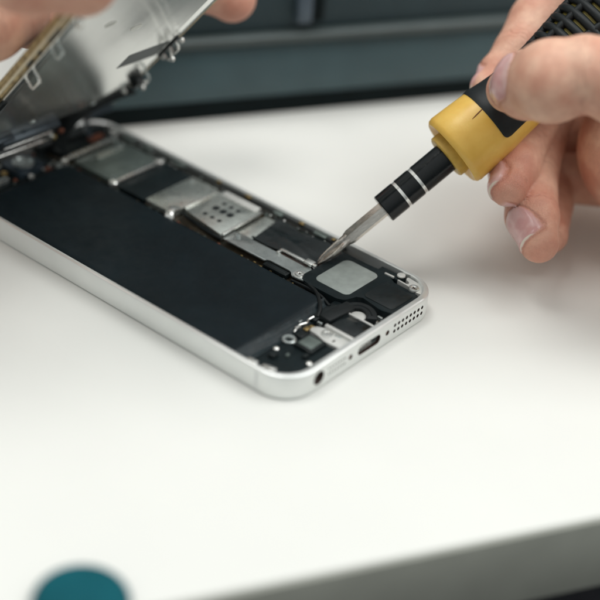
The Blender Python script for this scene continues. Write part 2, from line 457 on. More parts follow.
tube(bm, smooth_path([(3.78,6.9,.56),(3.72,6.3,.57),(3.68,5.7,.55)]), .02, 8)
P('antenna_cable', bm, 'rub')

# further shields up the board
bm = B(); prism(bm, rnd([(3.64,7.12),(5.42,7.12),(5.42,8.10),(3.64,8.10)], .04), .38, .525, .02); P('board_shield', bm, 'shield')
bm = B(); prism(bm, rnd([(3.62,8.14),(5.48,8.14),(5.48,9.18),(3.62,9.18)], .04), .36, .50, .02); P('black_shield_film', bm, 'blkm')
bm = B(); prism(bm, rnd([(3.66,9.34),(5.44,9.34),(5.44,10.86),(3.66,10.86)], .05), .36, .52, .02); sh2 = P('board_shield', bm, 'shield_d')
bm = B(); bx(bm, 3.60, 5.30, 9.19, 9.30, .50, .60, bev=.03)
lathe(bm, [(0,.0),(.13,.0),(.13,.09),(.09,.12),(0,.12)], 20, (3.56,9.24,.50)); lathe(bm, [(0,.0),(.14,.0),(.14,.09),(.09,.12),(0,.12)], 20, (5.32,9.27,.50))
P('cross_bar', bm, 'bright')
bm = B(); bx(bm, 4.2, 5.2, 10.48, 10.64, .52, .58, bev=.02); P('cross_bar', bm, 'shield')
bm = B(); bx(bm, 3.35, 5.2, 10.98, 11.10, .50, .62, bev=.03); lathe(bm, [(0,0),(.12,0),(.12,.1),(0,.12)], 20, (3.34,10.92,.48)); P('cross_bar', bm, 'bright')
bm = B(); bx(bm, 4.75, 5.25, 11.34, 11.52, .50, .60, bev=.03); P('copper_pad', bm, 'copper')
screw(5.58, 11.30, .56, .12); screw(5.3, 11.0, .56, .09, m='plate')
bm = B(); prism(bm, rnd([(3.7,11.2),(5.5,11.2),(5.5,12.0),(3.7,12.0)], .08), .34, .50, .03); P('camera_bracket', bm, 'blk')
bm = B(); prism(bm, rnd([(3.35,11.95),(5.62,11.6),(5.66,12.0),(5.2,12.16),(3.35,12.16)], .1), .25, .60, .04); P('corner_dark_fill', bm, 'rub')  # added black block that makes the far inner corner dark
# top-left camera and ear-speaker zone
bm = B(); bx(bm, .25, 3.4, 11.05, 12.1, .2, .42, bev=.04); P('top_module', bm, 'blk')
bm = B(); prism(bm, rrect(2.0, 2.9, 11.15, 12.0, .12), .42, .60, .03); lathe(bm, [(0,0),(.3,0),(.3,.05),(.24,.06),(.2,.02),(0,.02)], 28, (2.45,11.57,.60), mi=1); P('rear_camera', bm, ['blue','plate'])
bm = B(); bx(bm, .4, 1.7, 11.25, 11.42, .42, .56, bev=.03); bx(bm, .5, 1.6, 11.7, 11.95, .42, .54, bev=.03); P('ear_bracket', bm, 'plate')
screw(2.25, 11.02, .50, .09); screw(1.82, 11.6, .50, .10, m='gold'); screw(3.2, 10.97, .5, .1, m='plate'); screw(.45, 11.1, .5, .1, m='copper')
for k in range(26):
    bm = B(); x = random.uniform(.4, 3.3); y = random.uniform(10.98, 12.0); s = random.uniform(.03,.08)
    bx(bm, x, x+s*1.5, y, y+s, .42, .47+random.random()*.06, bev=.008, rot=random.uniform(-.2,.2))
    P('component', bm, random.choice(('shield_d','bright','gold','copper')))

for k in range(30):  # tiny bright metal dots added as glints along the board and wall gap
    y = 2.95+k*.29+random.uniform(-.08,.08); x = random.uniform(5.50,5.63); r_ = random.uniform(.014,.032)
    if 5.5 < y < 7.0: continue
    bm = B(); lathe(bm, [(0,0),(r_,0),(r_*.9,r_*.7),(r_*.4,r_*1.1),(0,r_*1.2)], 10, (x,y,random.uniform(.44,.54))); P('glint_dot', bm, random.choice(('bright','shield','plate')), board)
for x, y, z in ((3.80,7.32,.525),(5.25,7.95,.525),(3.82,9.50,.52),(5.28,10.7,.52)): screw(x, y, z, .06, None, 'plate')
for x, y, ww, hh, m in ((2.05,1.50,.16,.07,'bright'),(2.30,1.62,.12,.05,'plate'),(2.62,1.22,.06,.14,'plate'),(1.30,.62,.18,.10,'blk'),(.78,1.15,.20,.16,'blk'),(1.05,.95,.10,.06,'shield_d'),(2.24,.55,.10,.05,'hole'),(2.48,.52,.05,.20,'plate'),(3.30,1.10,.12,.06,'bright'),(3.62,.34,.10,.08,'bright'),(3.86,.36,.06,.14,'plate')):
    bm = B(); bx(bm, x, x+ww, y, y+hh, .40, .485, bev=.012, rot=random.uniform(-.15,.15)); P('small_part', bm, m)
# ---- speaker module
sp = rnd([(3.66,2.62),(3.82,2.86),(5.45,2.80),(5.50,1.30),(5.28,1.18),(5.28,.80),(5.24,.24),(4.15,.24),(4.05,.55),(4.18,1.28),(3.76,1.42),(3.66,1.60)], .10, 5)
bm = B(); prism(bm, sp, .22, .545, .03, seg=3); spk = P('loudspeaker', bm, 'blkm')
bm = B(); prism(bm, rrect(3.92, 5.26, 1.49, 2.55, .17, 8), .545, .557, .006); P('speaker_plate', bm, 'greyp', spk)
bm = B(); prism(bm, rrect(4.24, 5.14, .34, 1.24, .12, 6), .545, .558, .008); P('speaker_pad', bm, 'blk', spk)
# rubber gasket that snakes round
bm = B(); arc = smooth_path([(2.82,1.30,.55),(3.30,1.20,.56),(3.62,1.13,.57),(3.80,.98,.57),(3.82,.78,.57),(3.74,.60,.56),(3.56,.44,.55)], 7)
L1_, L2_ = [], []
for i, p in enumerate(arc):
    d = (arc[min(i+1, len(arc)-1)]-arc[max(i-1, 0)]); d.z = 0; d.normalize(); L1_.append((p.x-d.y*.125, p.y+d.x*.125)); L2_.append((p.x+d.y*.115, p.y-d.x*.115))
prism(bm, L1_+L2_[::-1], .36, .585, .03)
tube(bm, [(p.x, p.y, .588) for p in arc[4:-4]], .018, 6); bx(bm, 2.74, 3.70, 1.02, 1.38, .40, .60, bev=.04, rot=-.10)
P('rubber_gasket', bm, 'rub')
bm = B(); lathe(bm, [(0,0),(.19,0),(.19,.04),(.15,.055),(0,.055)], 28, (3.50,.80,.47)); P('white_disc', bm, 'whitep')
# cable channel towards battery
bm = B(); tube(bm, smooth_path([(3.72,2.62,.50),(3.58,2.2,.50),(3.30,1.85,.53),(3.05,1.62,.5),(2.80,1.50,.45)]), .05, 8)
tube(bm, smooth_path([(3.62,3.0,.42),(3.62,2.4,.45),(3.52,2.0,.50),(3.40,1.6,.45)]), .04, 8); P('flex_cable', bm, 'rub')
bm = B(); bx(bm, 2.65, 3.72, 1.42, 1.66, .30, .46, bev=.04); P('dock_connector', bm, 'blk')

# ---- charging port block with white bracket
bm = B(); bx(bm, 2.66, 3.36, .26, 1.02, .3, .535, bev=.02); P('charging_block', bm, 'film')
bm = B()
bx(bm, 2.56, 2.655, .24, 1.08, .40, .555, bev=.015)
prism(bm, rnd([(2.16,.26),(2.56,.26),(2.56,1.05),(2.44,1.28),(2.24,1.28),(2.20,.98),(2.12,.72)], .05), .40, .475, .02)
brk = P('white_bracket', bm, 'whitep')
bm = B(); bx(bm, 3.365, 3.42, .26, 1.0, .45, .55, bev=.012); P('white_strip', bm, 'whitep')
bm = B(); lathe(bm, [(.15,0),(.15,.03),(.11,.035),(.10,.015),(0,.015)], 24, (2.40,.86,.47)); P('screw_boss', bm, 'bright', brk)
bm = B(); bx(bm, 2.16, 2.34, 1.29, 1.42, .42, .48, bev=.02); bx(bm, 2.36, 2.46, 1.26, 1.40, .41, .47, bev=.02); P('port_contacts', bm, 'gold')
bm = B(); tube(bm, smooth_path([(1.95,1.50,.42),(2.2,1.56,.46),(2.42,1.50,.47),(2.56,1.58,.44),(2.74,1.56,.46)]), .028, 8); P('silver_wire', bm, 'bright')
# ---- headphone module
bm = B(); prism(bm, rnd([(.36,.62),(.62,.36),(1.0,.27),(2.12,.27),(2.12,1.0),(2.0,1.40),(.30,1.46)], .05), .2, .40, .03); jack = P('headphone_block', bm, 'blkm')
bm = B(); bx(bm, 1.52, 2.10, .62, 1.16, .38, .50, bev=.03); bx(bm, 1.60, 2.03, .70, 1.10, .50, .512, bev=.004, mi=1); P('microphone', bm, ['blk','shield_d'], jack)
bm = B(); lathe(bm, [(.085,0),(.17,0),(.17,.035),(.15,.05),(.10,.045),(.085,0)], 28, (1.62,1.38,.42)); bx(bm, 1.56, 1.68, 1.08, 1.26, .41, .45, bev=.015); P('eyelet', bm, 'plate', jack)
bm = B(); lathe(bm, [(0,0),(.075,0),(.07,.04),(.04,.06),(0,.065)], 20, (1.14,1.36,.40)); P('rivet', bm, 'bright', jack)
bm = B(); lathe(bm, [(0,0),(.075,0),(.07,.04),(.04,.06),(0,.065)], 20, (1.20,.42,.44)); P('rivet', bm, 'bright', jack)
bm = B(); bx(bm, .20, .33, 1.18, 1.46, .48, .56, bev=.03); P('wall_contact', bm, 'bright')
bm = B(); bx(bm, .27, .40, .70, 1.06, .48, .56, bev=.03, rot=.22); P('wall_contact', bm, 'bright')
bm = B(); bx(bm, 1.85, 2.12, 1.18, 1.40, .40, .47, bev=.02); P('flex_pad', bm, 'blk')

# ---- bright bracket in the right-hand corner
bm = B()
prism(bm, rnd([(5.30,.22),(5.52,.30),(5.66,.55),(5.70,.95),(5.58,.92),(5.52,.76),(5.42,.76),(5.44,1.06),(5.40,1.06),(5.36,.62),(5.28,.42)], .03), .40, .575, .015)
bx(bm, 5.42, 5.475, 1.20, 1.48, .52, .58, bev=.012, rot=.05)
P('corner_bracket', bm, 'whitep')
screw(5.36, .52, .60, .135)
bm = B(); lathe(bm, [(0,0),(.11,0),(.105,.03),(.07,.04),(0,.04)], 24, (5.62,1.10,.575)); P('corner_rivet', bm, 'whitep')
bm = B(); bx(bm, 5.46, 5.70, 1.0, 1.75, .30, .53, bev=.03); P('corner_filler', bm, 'blkm')

# ------------------------------------------------------------------ the lifted screen
u = Vector((-.0549,-.6618,.7477)).normalized(); w = Vector((.9977,-.067,.0139)).normalized(); nn = w.cross(u).normalized(); u = nn.cross(w).normalized()
SM = Matrix(((w.x,u.x,nn.x,.038),(w.y,u.y,nn.y,12.205),(w.z,u.z,nn.z,.939),(0,0,0,1)))
screen = empty('phone_screen', mtx=SM, label='silver-backed screen panel tilted up from the opened phone, held by the left hand', cat='phone screen')
S = lambda name, bm, m, parent=None, **k: obj(name, bm, m, parent or screen, **k)
# z=0 is the inner (metal backed) face, -z the glass
bm = B(); prism(bm, rrect(.02, 5.80, .05, 12.30, .80, 12), -.30, -.19, .03); S('front_glass', bm, 'goldfr')
bm = B(); prism(bm, rrect(.30, 5.52, 1.55, 10.75, .02, 2), -.304, -.295); S('display_area', bm, 'blkglass')
bm = B()   # frame ring round the panel
a = [(x, y) for x, y in rrect(.03, 5.79, .06, 12.29, .78, 12)]; b = [(x, y) for x, y in rrect(.17, 5.65, .20, 12.15, .66, 12)]
n = len(a)
V = [[bm.verts.new((x, y, z)) for x, y in (a if k in (0,1) else b)] for k, z in ((0,-.185),(1,.0),(2,.0),(3,-.185))]
for k in range(4):
    A_, B_ = V[k], V[(k+1)%4]
    for i in range(n): bm.faces.new((A_[i], A_[(i+1)%n], B_[(i+1)%n], B_[i]))
fr = S('frame', bm, 'goldfr')
bm = B(); bx(bm, .005, .032, 1.2, 11.4, -.13, -.06, bev=.008); S('frame_highlight', bm, 'cream', fr)  # thin cream strip, paints the highlight along the frame's outer side
for t0, t1 in ((2.0,4.4),(6.1,6.4),(6.7,6.85),(7.3,7.9)):
    bm = B(); bx(bm, .004, .06, t0, t1, -.055, .015, bev=.01); S('edge_tape', bm, 'rub', fr)
# shield plate with pressed border
bm = B()
lev = [(.16,.30,-.05),(.18,.32,.02),(.24,.40,.035),(.42,.62,.035),(.48,.68,.018)]
rg = [[bm.verts.new((x, y, z)) for x, y in rrect(i_, 5.82-i_, .55+j_, 12.1-j_*.4, .35, 8)] for i_, j_, z in lev]
for A_, B_ in zip(rg, rg[1:]):
    for i in range(len(A_)): bm.faces.new((A_[i], A_[(i+1)%len(A_)], B_[(i+1)%len(A_)], B_[i]))
bm.faces.new(rg[-1]); plate = S('shield_plate', bm, 'shieldback')
bm = B(); prism(bm, [(4.03,3.67),(5.64,3.67),(5.62,4.52),(4.05,4.40)], .019, .026); S('black_sticker', bm, 'tape', plate)
for k in range(3):
    bm = B(); x = random.uniform(1.6,4.6); y = random.uniform(3.6,7.6); l = random.uniform(.15,.3)
    prism(bm, [(x+l*math.cos(a)*(.8+.2*random.random()), y+.14*math.sin(a)) for a in [i*PI/7 for i in range(14)]], .0195, .0225)
    S('scuff', bm, 'scuff', plate)
def hoop(x, t, ww, hh, m='bright'):
    bm = B(); z0 = .0
    pts = [(x,t-ww/2,z0),(x,t-ww/2,z0+hh*.8),(x,t-ww/2+.06,z0+hh),(x,t+ww/2-.06,z0+hh),(x,t+ww/2,z0+hh*.8),(x,t+ww/2,z0),(x,t-ww/2,z0)]
    tube(bm, pts, .035, 8); return S('clip_loop', bm, m)
hoop(.30, 5.62, .46, .34); hoop(.36, 6.95, .36, .28, 'plate'); hoop(.30, 8.3, .3, .2)
hoop(5.50, 3.98, .34, .30); hoop(5.50, 4.36, .34, .30); hoop(5.50, 2.6, .40, .34, 'plate'); 
bm = B(); bx(bm, 5.30, 5.58, 2.15, 2.5, .02, .30, bev=.05); S('hinge_block', bm, 'blk')
for x, t, z in ((5.62,3.62,.10),(5.55,3.98,.33),(5.62,4.62,.12),(5.45,2.62,.30),(5.6,2.2,.30),(5.5,1.5,.06)):
    bm = B(); lathe(bm, [(0,0),(.075,0),(.075,.05),(.04,.09),(0,.1)], 16, (x,t,z)); S('rivet', bm, 'bright')
bm = B(); bx(bm, 5.46, 5.54, 3.6, 4.7, .02, .10, bev=.02); S('clip_rail', bm, 'blk')
for x, t in ((.5,1.35),(2.4,1.5),(4.6,1.2),(5.2,2.0)):
    bm = B(); lathe(bm, [(0,0),(.08,0),(.08,.03),(.05,.04),(0,.04)], 16, (x,t,.02)); S('plate_screw', bm, 'plate')
bm = B(); bx(bm, .12, .30, 2.2, 4.2, -.03, .10, bev=.03); S('sensor_strip', bm, 'rub')
# ear-speaker and camera cluster at the hinge end of the screen
bm = B(); bx(bm, 1.5, 3.4, .25, 1.15, .02, .26, bev=.04); bx(bm, .6, 1.9, .55, 1.2, .02, .20, bev=.04); S('ear_speaker', bm, 'blue')
bm = B(); bx(bm, .7, 3.4, .35, .45, .26, .34, bev=.025); bx(bm, 1.6, 3.2, .85, .92, .26, .30, bev=.015); S('ear_bar', bm, 'bright')
for (x, y, m) in ((3.5,.35,'gold'),(3.55,.75,'copper'),(3.3,.55,'bright'),(1.2,.9,'plate')):
    bm = B(); lathe(bm, [(0,0),(.09,0),(.09,.05),(.05,.09),(0,.09)], 16, (x,y,.28)); S('contact', bm, m)
# flex cables between screen and body
bm = B(); ribbon(bm, smooth_path([(5.612,10.810,2.252),(5.040,11.160,2.058),(4.474,11.432,1.802),(4.057,11.621,1.470),(3.831,11.698,1.085),(3.688,11.626,0.667)]), (-.18,.82,.52), .75, .03); o = obj('screen_flex', bm, 'rub'); o.parent = screen; o.matrix_parent_inverse = SM.inverted()
bm = B(); ribbon(bm, smooth_path([(5.607,11.417,1.347),(5.174,11.648,1.213),(4.724,11.614,1.001),(4.637,11.199,0.883)]), (.3,.3,.8), .28, .02); o = obj('screen_flex', bm, 'blue'); o.parent = screen; o.matrix_parent_inverse = SM.inverted()

# ------------------------------------------------------------------ the screwdriver
T0 = Vector((4.605,2.948,0.529)); T1 = Vector((10.286,0.304,5.270)); ax = (T1-T0).normalized(); LL = (T1-T0).length
sx = ax.cross(Vector((.6671,.4998,-.5524))).normalized(); sy = ax.cross(sx).normalized()
# local x = sx, y = sy (away from / towards the viewer), z = axis
DM = Matrix(((sx.x,sy.x,ax.x,T0.x),(sx.y,sy.y,ax.y,T0.y),(sx.z,sy.z,ax.z,T0.z),(0,0,0,1)))
driver = empty('screwdriver', mtx=DM, label='yellow handled precision screwdriver with black shaft, its tip inside the opened phone', cat='screwdriver')
D_ = lambda name, bm, m, parent=None, **k: obj(name, bm, m, parent or driver, **k)
def sp_(s): return s/313*LL*(1-.03*(1-s/313))      # station along the axis
# hexagonal bit with cross point
bm = B()
prof = [(.20, sp_(90)), (.20, sp_(42)), (.165, sp_(36))]
rings = []
for r, z in [(.20, sp_(92)), (.20, sp_(43)), (.172, sp_(38))]:
    rings.append([bm.verts.new((r*math.cos(PI/3*k+.25), r*math.sin(PI/3*k+.25), z)) for k in range(6)])
for a, b in zip(rings, rings[1:]):
    for k in range(6): bm.faces.new((a[k], a[(k+1)%6], b[(k+1)%6], b[k]))
bm.faces.new(rings[0]); bm.faces.new(rings[-1][::-1])
bit = D_('bit', bm, 'bit', smooth=20)
bm = B(); st = []
for z, r, fl in ((sp_(40),.170,.0),(sp_(36),.175,.25),(sp_(28),.170,.58),(sp_(16),.150,.66),(sp_(7),.120,.66),(sp_(1),.070,.6),(sp_(-1),.03,.3)):
    ring = []
    for k in range(32):
        a = 2*PI*k/32; rr = r*(1-fl*(.5-.5*math.cos(4*a))**1.2)
        ring.append(bm.verts.new((rr*math.cos(a+.5+z*.25), rr*math.sin(a+.5+z*.25), z)))
    st.append(ring)
for a, b in zip(st, st[1:]):
    for k in range(32): bm.faces.new((a[k], a[(k+1)%32], b[(k+1)%32], b[k]))
bm.faces.new(st[0]); bm.faces.new(st[-1][::-1])
D_('cross_point', bm, 'bit_dark', bit, smooth=30)
# shaft
g1, g2 = sp_(110), sp_(131)
pr = [(0,sp_(86)),(.21,sp_(86)),(.23,sp_(86)-.0),(.365,sp_(86)),(.385,sp_(86)+.02),(.385,g1-.048),(.352,g1-.043),(.352,g1+.043),(.385,g1+.048),(.385,g2-.048),(.352,g2-.043),(.352,g2+.043),(.385,g2+.048),(.385,sp_(172))]
pr = [pr[0]]+pr[3:]
bm = B(); lathe(bm, pr, 64); sh = D_('shaft', bm, 'shaft')
for gz in (g1, g2):
    bm = B(); lathe(bm, [(.353,gz-.042),(.372,gz-.040),(.372,gz+.040),(.353,gz+.042)], 64); D_('steel_ring', bm, 'groove', sh)
# collar + handle body
c0 = sp_(167)
bm = B(); lathe(bm, [(.39,c0),(.55,c0),(.59,c0+.03),(.60,c0+.16),(.585,c0+.32),(.56,c0+.5)], 64); D_('collar', bm, 'yel2')
b0 = sp_(175)
hp = [(.58,b0+.16),(.78,b0+.03),(.90,b0-.0),(.965,b0+.06),(.99,b0+.16),(.975,b0+.5),(.93,sp_(224)),(.88,sp_(240)),(.83,sp_(262)),(.80,sp_(285)),(.80,sp_(300))]
bm = B(); lathe(bm, hp, 72); hd = D_('handle', bm, 'yel')
bm = B()   # dark seam scratch
# dark rubber inlay wrapping part of the handle
def hr(z):
    zs = [p[1] for p in hp[2:]]; rs = [p[0] for p in hp[2:]]
    return float(np.interp(z, zs, rs))
vz = Vector((.6671,.4998,-.5524))           # away from the lens: local +y side
y_sign = 1 if sy.dot(vz) > 0 else -1
bm = B(); g = []
na, nz = 72, 26
za, zb = sp_(220.5), sp_(298)
ang_face = math.atan2(-y_sign, 0)            # direction that faces the viewer
def inlay(side):
    g = []; span = math.radians(150); RR = .17
    for i in range(na+1):
        row = []; a = i/na; arc = min(a, 1-a)*span*.9
        st_ = RR-math.sqrt(max(0, RR*RR-(RR-arc)**2)) if arc < RR else 0
        for j in range(nz+1):
            t = j/nz; zz = za+st_+(zb-za-2*st_)*t
            ang = ang_face+side*(math.radians(-42)+span*a)
            rr = hr(zz)+.012+.02*min(1, arc/.04)*min(1, min(t, 1-t)/.05)
            row.append(bm.verts.new((rr*math.cos(ang), rr*math.sin(ang), zz)))
        g.append(row)
    for i in range(na):
        for j in range(nz): bm.faces.new((g[i][j], g[i+1][j], g[i+1][j+1], g[i][j+1]))
SIDE = -1
inlay(SIDE)
r = bmesh.ops.extrude_edge_only(bm, edges=[e for e in bm.edges if e.is_boundary])
for v in r['geom']:
    if isinstance(v, bmesh.types.BMVert): v.co.x *= .96; v.co.y *= .96
D_('rubber_inlay', bm, 'rub', hd, smooth=50)
bm = B()
aa = ang_face+SIDE*.32
pp = []
for t in range(6):
    zz = sp_(207)+t*.09; an = aa+SIDE*t*.012; pp.append(((hr(zz)+.001)*math.cos(an), (hr(zz)+.001)*math.sin(an), zz))
tube(bm, pp, [.006,.014,.017,.016,.012,.005], 8); D_('scratch', bm, 'scratch', hd)
# ribbed grip: yellow-green core below a lattice of black ribs
gz0 = sp_(290); GL = 5.4
def gr(t):  # radius along grip
    return .80+.30*math.sin(min(1, t/.5)*PI/2)**1.3 if t < .5 else 1.10-.22*((t-.5)/.5)**2
bm = B(); pr = [(gr(t/30)-.07, gz0+GL*t/30) for t in range(31)]+[(.6, gz0+GL+.1),(0, gz0+GL+.15)]
lathe(bm, pr, 48); gp = D_('grip', bm, 'olive')
bm = B()
for k in range(19):
    t = k/18; z = gz0+GL*t; rr = gr(t)
    n = 36; pts = [(rr*math.cos(2*PI*i/n), rr*math.sin(2*PI*i/n), z+.0) for i in range(n+1)]
    tube(bm, pts, .118, 10, cap=False)
for k in range(9):
    pts = []
    for i in range(61):
        t = i/60; a = 2*PI*k/9+t*.35; rr = gr(t)-.005
        pts.append((rr*math.cos(a), rr*math.sin(a), gz0+GL*t))
    tube(bm, pts, .11, 8)
D_('grip_ribs', bm, 'rub', gp, smooth=60)
bm = B(); lathe(bm, [(0,gz0+GL+.05),(.75,gz0+GL+.06),(.82,gz0+GL+.2),(.8,gz0+GL+.9),(.6,gz0+GL+1.1),(0,gz0+GL+1.15)], 48); D_('end_cap', bm, 'yel')
bm = B(); lathe(bm, [(.82,gz0-.12),(.875,gz0-.09),(.89,gz0+.02),(.86,gz0+.1),(.8,gz0+.1)], 48); D_('grip_collar', bm, 'rub')

# ------------------------------------------------------------------ hands: one continuous surface each
def skin_mat(nails, joints):
    m = bpy.data.materials.new('skin'); m.use_nodes = True; nt = m.node_tree; N = nt.nodes; L = nt.links
    b = N['Principled BSDF']; b.inputs['Subsurface Weight'].default_value = .14; b.inputs['Subsurface Scale'].default_value = .25
    b.inputs['Subsurface Radius'].default_value = (1, .35, .2)
    geo = N.new('ShaderNodeNewGeometry'); POS = geo.outputs['Position']
    def setin(sock, v):
        if isinstance(v, (int, float)): sock.default_value = v
        elif isinstance(v, (tuple, list)): sock.default_value = v
        else: L.new(v, sock)
    def mt(op, a, b_=None, c=None):
        n = N.new('ShaderNodeMath'); n.operation = op; setin(n.inputs[0], a)
        if b_ is not None: setin(n.inputs[1], b_)
        if c is not None: setin(n.inputs[2], c)
        return n.outputs[0]
    def vm(op, a, b_=None, out=0):
        n = N.new('ShaderNodeVectorMath'); n.operation = op; setin(n.inputs[0], a)
        if b_ is not None: setin(n.inputs[1], b_)
        return n.outputs['Value'] if out else n.outputs[0]
    def rg(v, a0, a1, b0=0., b1=1.):
        n = N.new('ShaderNodeMapRange'); n.interpolation_type = 'SMOOTHSTEP'; setin(n.inputs[0], v)
        for i, q in enumerate((a0, a1, b0, b1)): n.inputs[i+1].default_value = q
        return n.outputs[0]
    def noise_(s_, d=5, dist=0):
        n = N.new('ShaderNodeTexNoise'); n.inputs['Scale'].default_value = s_; n.inputs['Detail'].default_value = d; n.inputs['Distortion'].default_value = dist
        L.new(POS, n.inputs['Vector']); return n.outputs['Fac']
    def mix(f, a, b_):
        n = N.new('ShaderNodeMix'); n.data_type = 'RGBA'; setin(n.inputs[0], f); setin(n.inputs[6], a); setin(n.inputs[7], b_); return n.outputs[2]
    def gauss(v, w): return mt('EXPONENT', mt('MULTIPLY', mt('POWER', mt('DIVIDE', v, w), 2), -1))
    T3 = lambda v: tuple(float(q) for q in v)
    skin = mix(rg(noise_(1.2, 4), .32, .7), (.71,.355,.245,1), (.89,.575,.415,1))
    ar = N.new('ShaderNodeAttribute'); ar.attribute_name = 'red'
    skin = mix(mt('MULTIPLY', ar.outputs['Fac'], .9), skin, (.62,.235,.175,1))
    skin = mix(rg(noise_(5, 4), .35, .68, 0, .2), skin, (.50,.22,.16,1))
    skin = mix(rg(noise_(30, 3), .60, .72, 0, .12), skin, (.45,.20,.14,1))
    # joint wrinkles
    wr = None; wob = mt('MULTIPLY', mt('SUBTRACT', noise_(2.4, 3), .5), .55)
    for (c, a, freq, wid) in joints:
        q = vm('SUBTRACT', POS, T3(c)); x = mt('ADD', vm('DOT_PRODUCT', q, T3(a), 1), wob)
        env = mt('MULTIPLY', gauss(x, wid), rg(vm('LENGTH', q, None, 1), 1.0, 1.6, 1, 0))
        sn = mt('POWER', mt('ABSOLUTE', mt('COSINE', mt('MULTIPLY', x, freq))), 9)
        v = mt('MULTIPLY', sn, env); wr = v if wr is None else mt('MAXIMUM', wr, v)
    brk = rg(noise_(6, 3), .38, .6, .25, 1)
    wr = mt('MULTIPLY', wr, brk)
    skin = mix(mt('MULTIPLY', wr, .28), skin, (.36,.13,.09,1))
    # nails
    NM = None; ED = None; BR = None; WH = None
    for nl in nails:
        q = vm('SUBTRACT', POS, T3(nl['c'])); a_ = vm('DOT_PRODUCT', q, T3(nl['a']), 1); s_ = vm('DOT_PRODUCT', q, T3(nl['s']), 1); h_ = vm('DOT_PRODUCT', q, T3(nl['h']), 1)
        x = mt('DIVIDE', mt('ABSOLUTE', s_), nl['W']/2); y = mt('DIVIDE', a_, nl['L']/2)
        rr = mt('POWER', mt('ADD', mt('POWER', x, 3), mt('POWER', mt('ABSOLUTE', y), 3)), 1/3.)
        near = mt('MULTIPLY', rg(vm('LENGTH', q, None, 1), 1.1, 1.3, 1, 0), rg(h_, 0, .1))
        mk = mt('MULTIPLY', rg(rr, .96, 1.0, 1, 0), near)
        ed = mt('MULTIPLY', mk, rg(y, .84, .89)); br = mt('MULTIPLY', gauss(mt('SUBTRACT', rr, 1.03), .06), near)
        wh = mt('MULTIPLY', mk, rg(y, -.95, -.5, 1, 0))
        mx_ = lambda A_, B_: B_ if A_ is None else mt('MAXIMUM', A_, B_)
        NM = mx_(NM, mk); ED = mx_(ED, ed); BR = mx_(BR, br); WH = mx_(WH, wh)
    if NM is None: NM = ED = BR = WH = mt('MULTIPLY', noise_(1), 0.)
    nailc = mix(rg(noise_(3, 3), .35, .65), (.66,.36,.345,1), (.74,.47,.45,1))
    nailc = mix(mt('MULTIPLY', WH, .5), nailc, (.80,.62,.57,1)); nailc = mix(ED, nailc, (.80,.70,.60,1))
    col = mix(NM, skin, nailc); col = mix(mt('MULTIPLY', BR, .55), col, (.50,.20,.15,1))
    L.new(col, b.inputs['Base Color'])
    L.new(rg(NM, 0, 1, .50, .26), b.inputs['Roughness'])
    vo = N.new('ShaderNodeTexVoronoi'); vo.inputs['Scale'].default_value = 16; vo.feature = 'DISTANCE_TO_EDGE'; L.new(POS, vo.inputs['Vector'])
    vf_ = rg(vo.outputs['Distance'], 0, .12, 0, .6)
    hgt = mt('MULTIPLY', mt('ADD', noise_(24, 6, .6), vf_), mt('SUBTRACT', 1, NM))
    hgt = mt('SUBTRACT', mt('MULTIPLY', hgt, .55), mt('MULTIPLY', wr, .9)); hgt = mt('SUBTRACT', hgt, mt('MULTIPLY', BR, 1.3)); hgt = mt('ADD', hgt, mt('MULTIPLY', NM, .6))
    bp = N.new('ShaderNodeBump'); bp.inputs['Strength'].default_value = .6; bp.inputs['Distance'].default_value = .03
    L.new(hgt, bp.inputs['Height']); L.new(bp.outputs[0], b.inputs['Normal'])
    return m


def rcone(p, a, b, ra, rb):
    a = np.array(a, dtype=np.float32); b = np.array(b, dtype=np.float32); ab = b-a; l2 = float(ab@ab)+1e-9
    t = np.clip(((p-a)@ab)/l2, 0, 1)
    t2 = t*t*(3-2*t)
    d = np.linalg.norm(p-a-t[..., None]*ab, axis=-1)
    return d-(ra+(rb-ra)*t2), t
def smin(a, b, k):
    h = np.clip(.5+.5*(b-a)/k, 0, 1); return b*(1-h)+a*h-k*h*(1-h)

def hand_sdf(p, spec):
    total = None
    for f in spec['fingers']:
        d = None; pts = f['pts']
        for i in range(len(pts)-1):
            s, _ = rcone(p, pts[i][0], pts[i+1][0], pts[i][1], pts[i+1][1])
            d = s if d is None else smin(d, s, .10)
        for (c, r, depth) in f.get('creases', ()):      # joint creases
            q = np.linalg.norm(p-np.array(c, dtype=np.float32), axis=-1)-r
            d = d+depth*np.exp(-(q/.05)**2)
        nl = f.get('nail')
        if nl:
            a_, s_, h_ = nail_coords(p, nl)
            e = nail_mask_raw(a_, s_, h_, nl)      # 1 inside 0 outside, about .5 at border
            d = d+.035*np.exp(-((e-.5)/.22)**2)*(h_ > 0)-.02*np.clip(e, 0, 1)*(h_ > 0)
        total = d if total is None else smin(total, d, spec['k'])
    for (a, b, ra, rb) in spec['palm']:
        s, _ = rcone(p, a, b, ra, rb); total = smin(total, s, spec['kp'])
    return total

def nail_setup(base, tip, dorsal, L_, W_, shift):
    base = np.array(base, float); tip = np.array(tip, float); a = tip-base; a /= np.linalg.norm(a)
    h = np.array(dorsal, float); h -= a*(h@a); h /= np.linalg.norm(h); s = np.cross(a, h)
    return dict(c=tip+a*shift, a=a, h=h, s=s, L=L_, W=W_)
def nail_coords(p, nl):
    q = p-nl['c'].astype(np.float32)
    return q@nl['a'].astype(np.float32), q@nl['s'].astype(np.float32), q@nl['h'].astype(np.float32)
def nail_mask_raw(a, s, h, nl):
    x = np.abs(s)/(nl['W']/2); y = (a)/(nl['L']/2)
    yy = np.where(y < 0, np.abs(y), np.abs(y))
    rr = (x**3+yy**3)**(1/3.)
    return np.clip((1.0-rr)/.12+.5, 0, 1)*(h > 0)

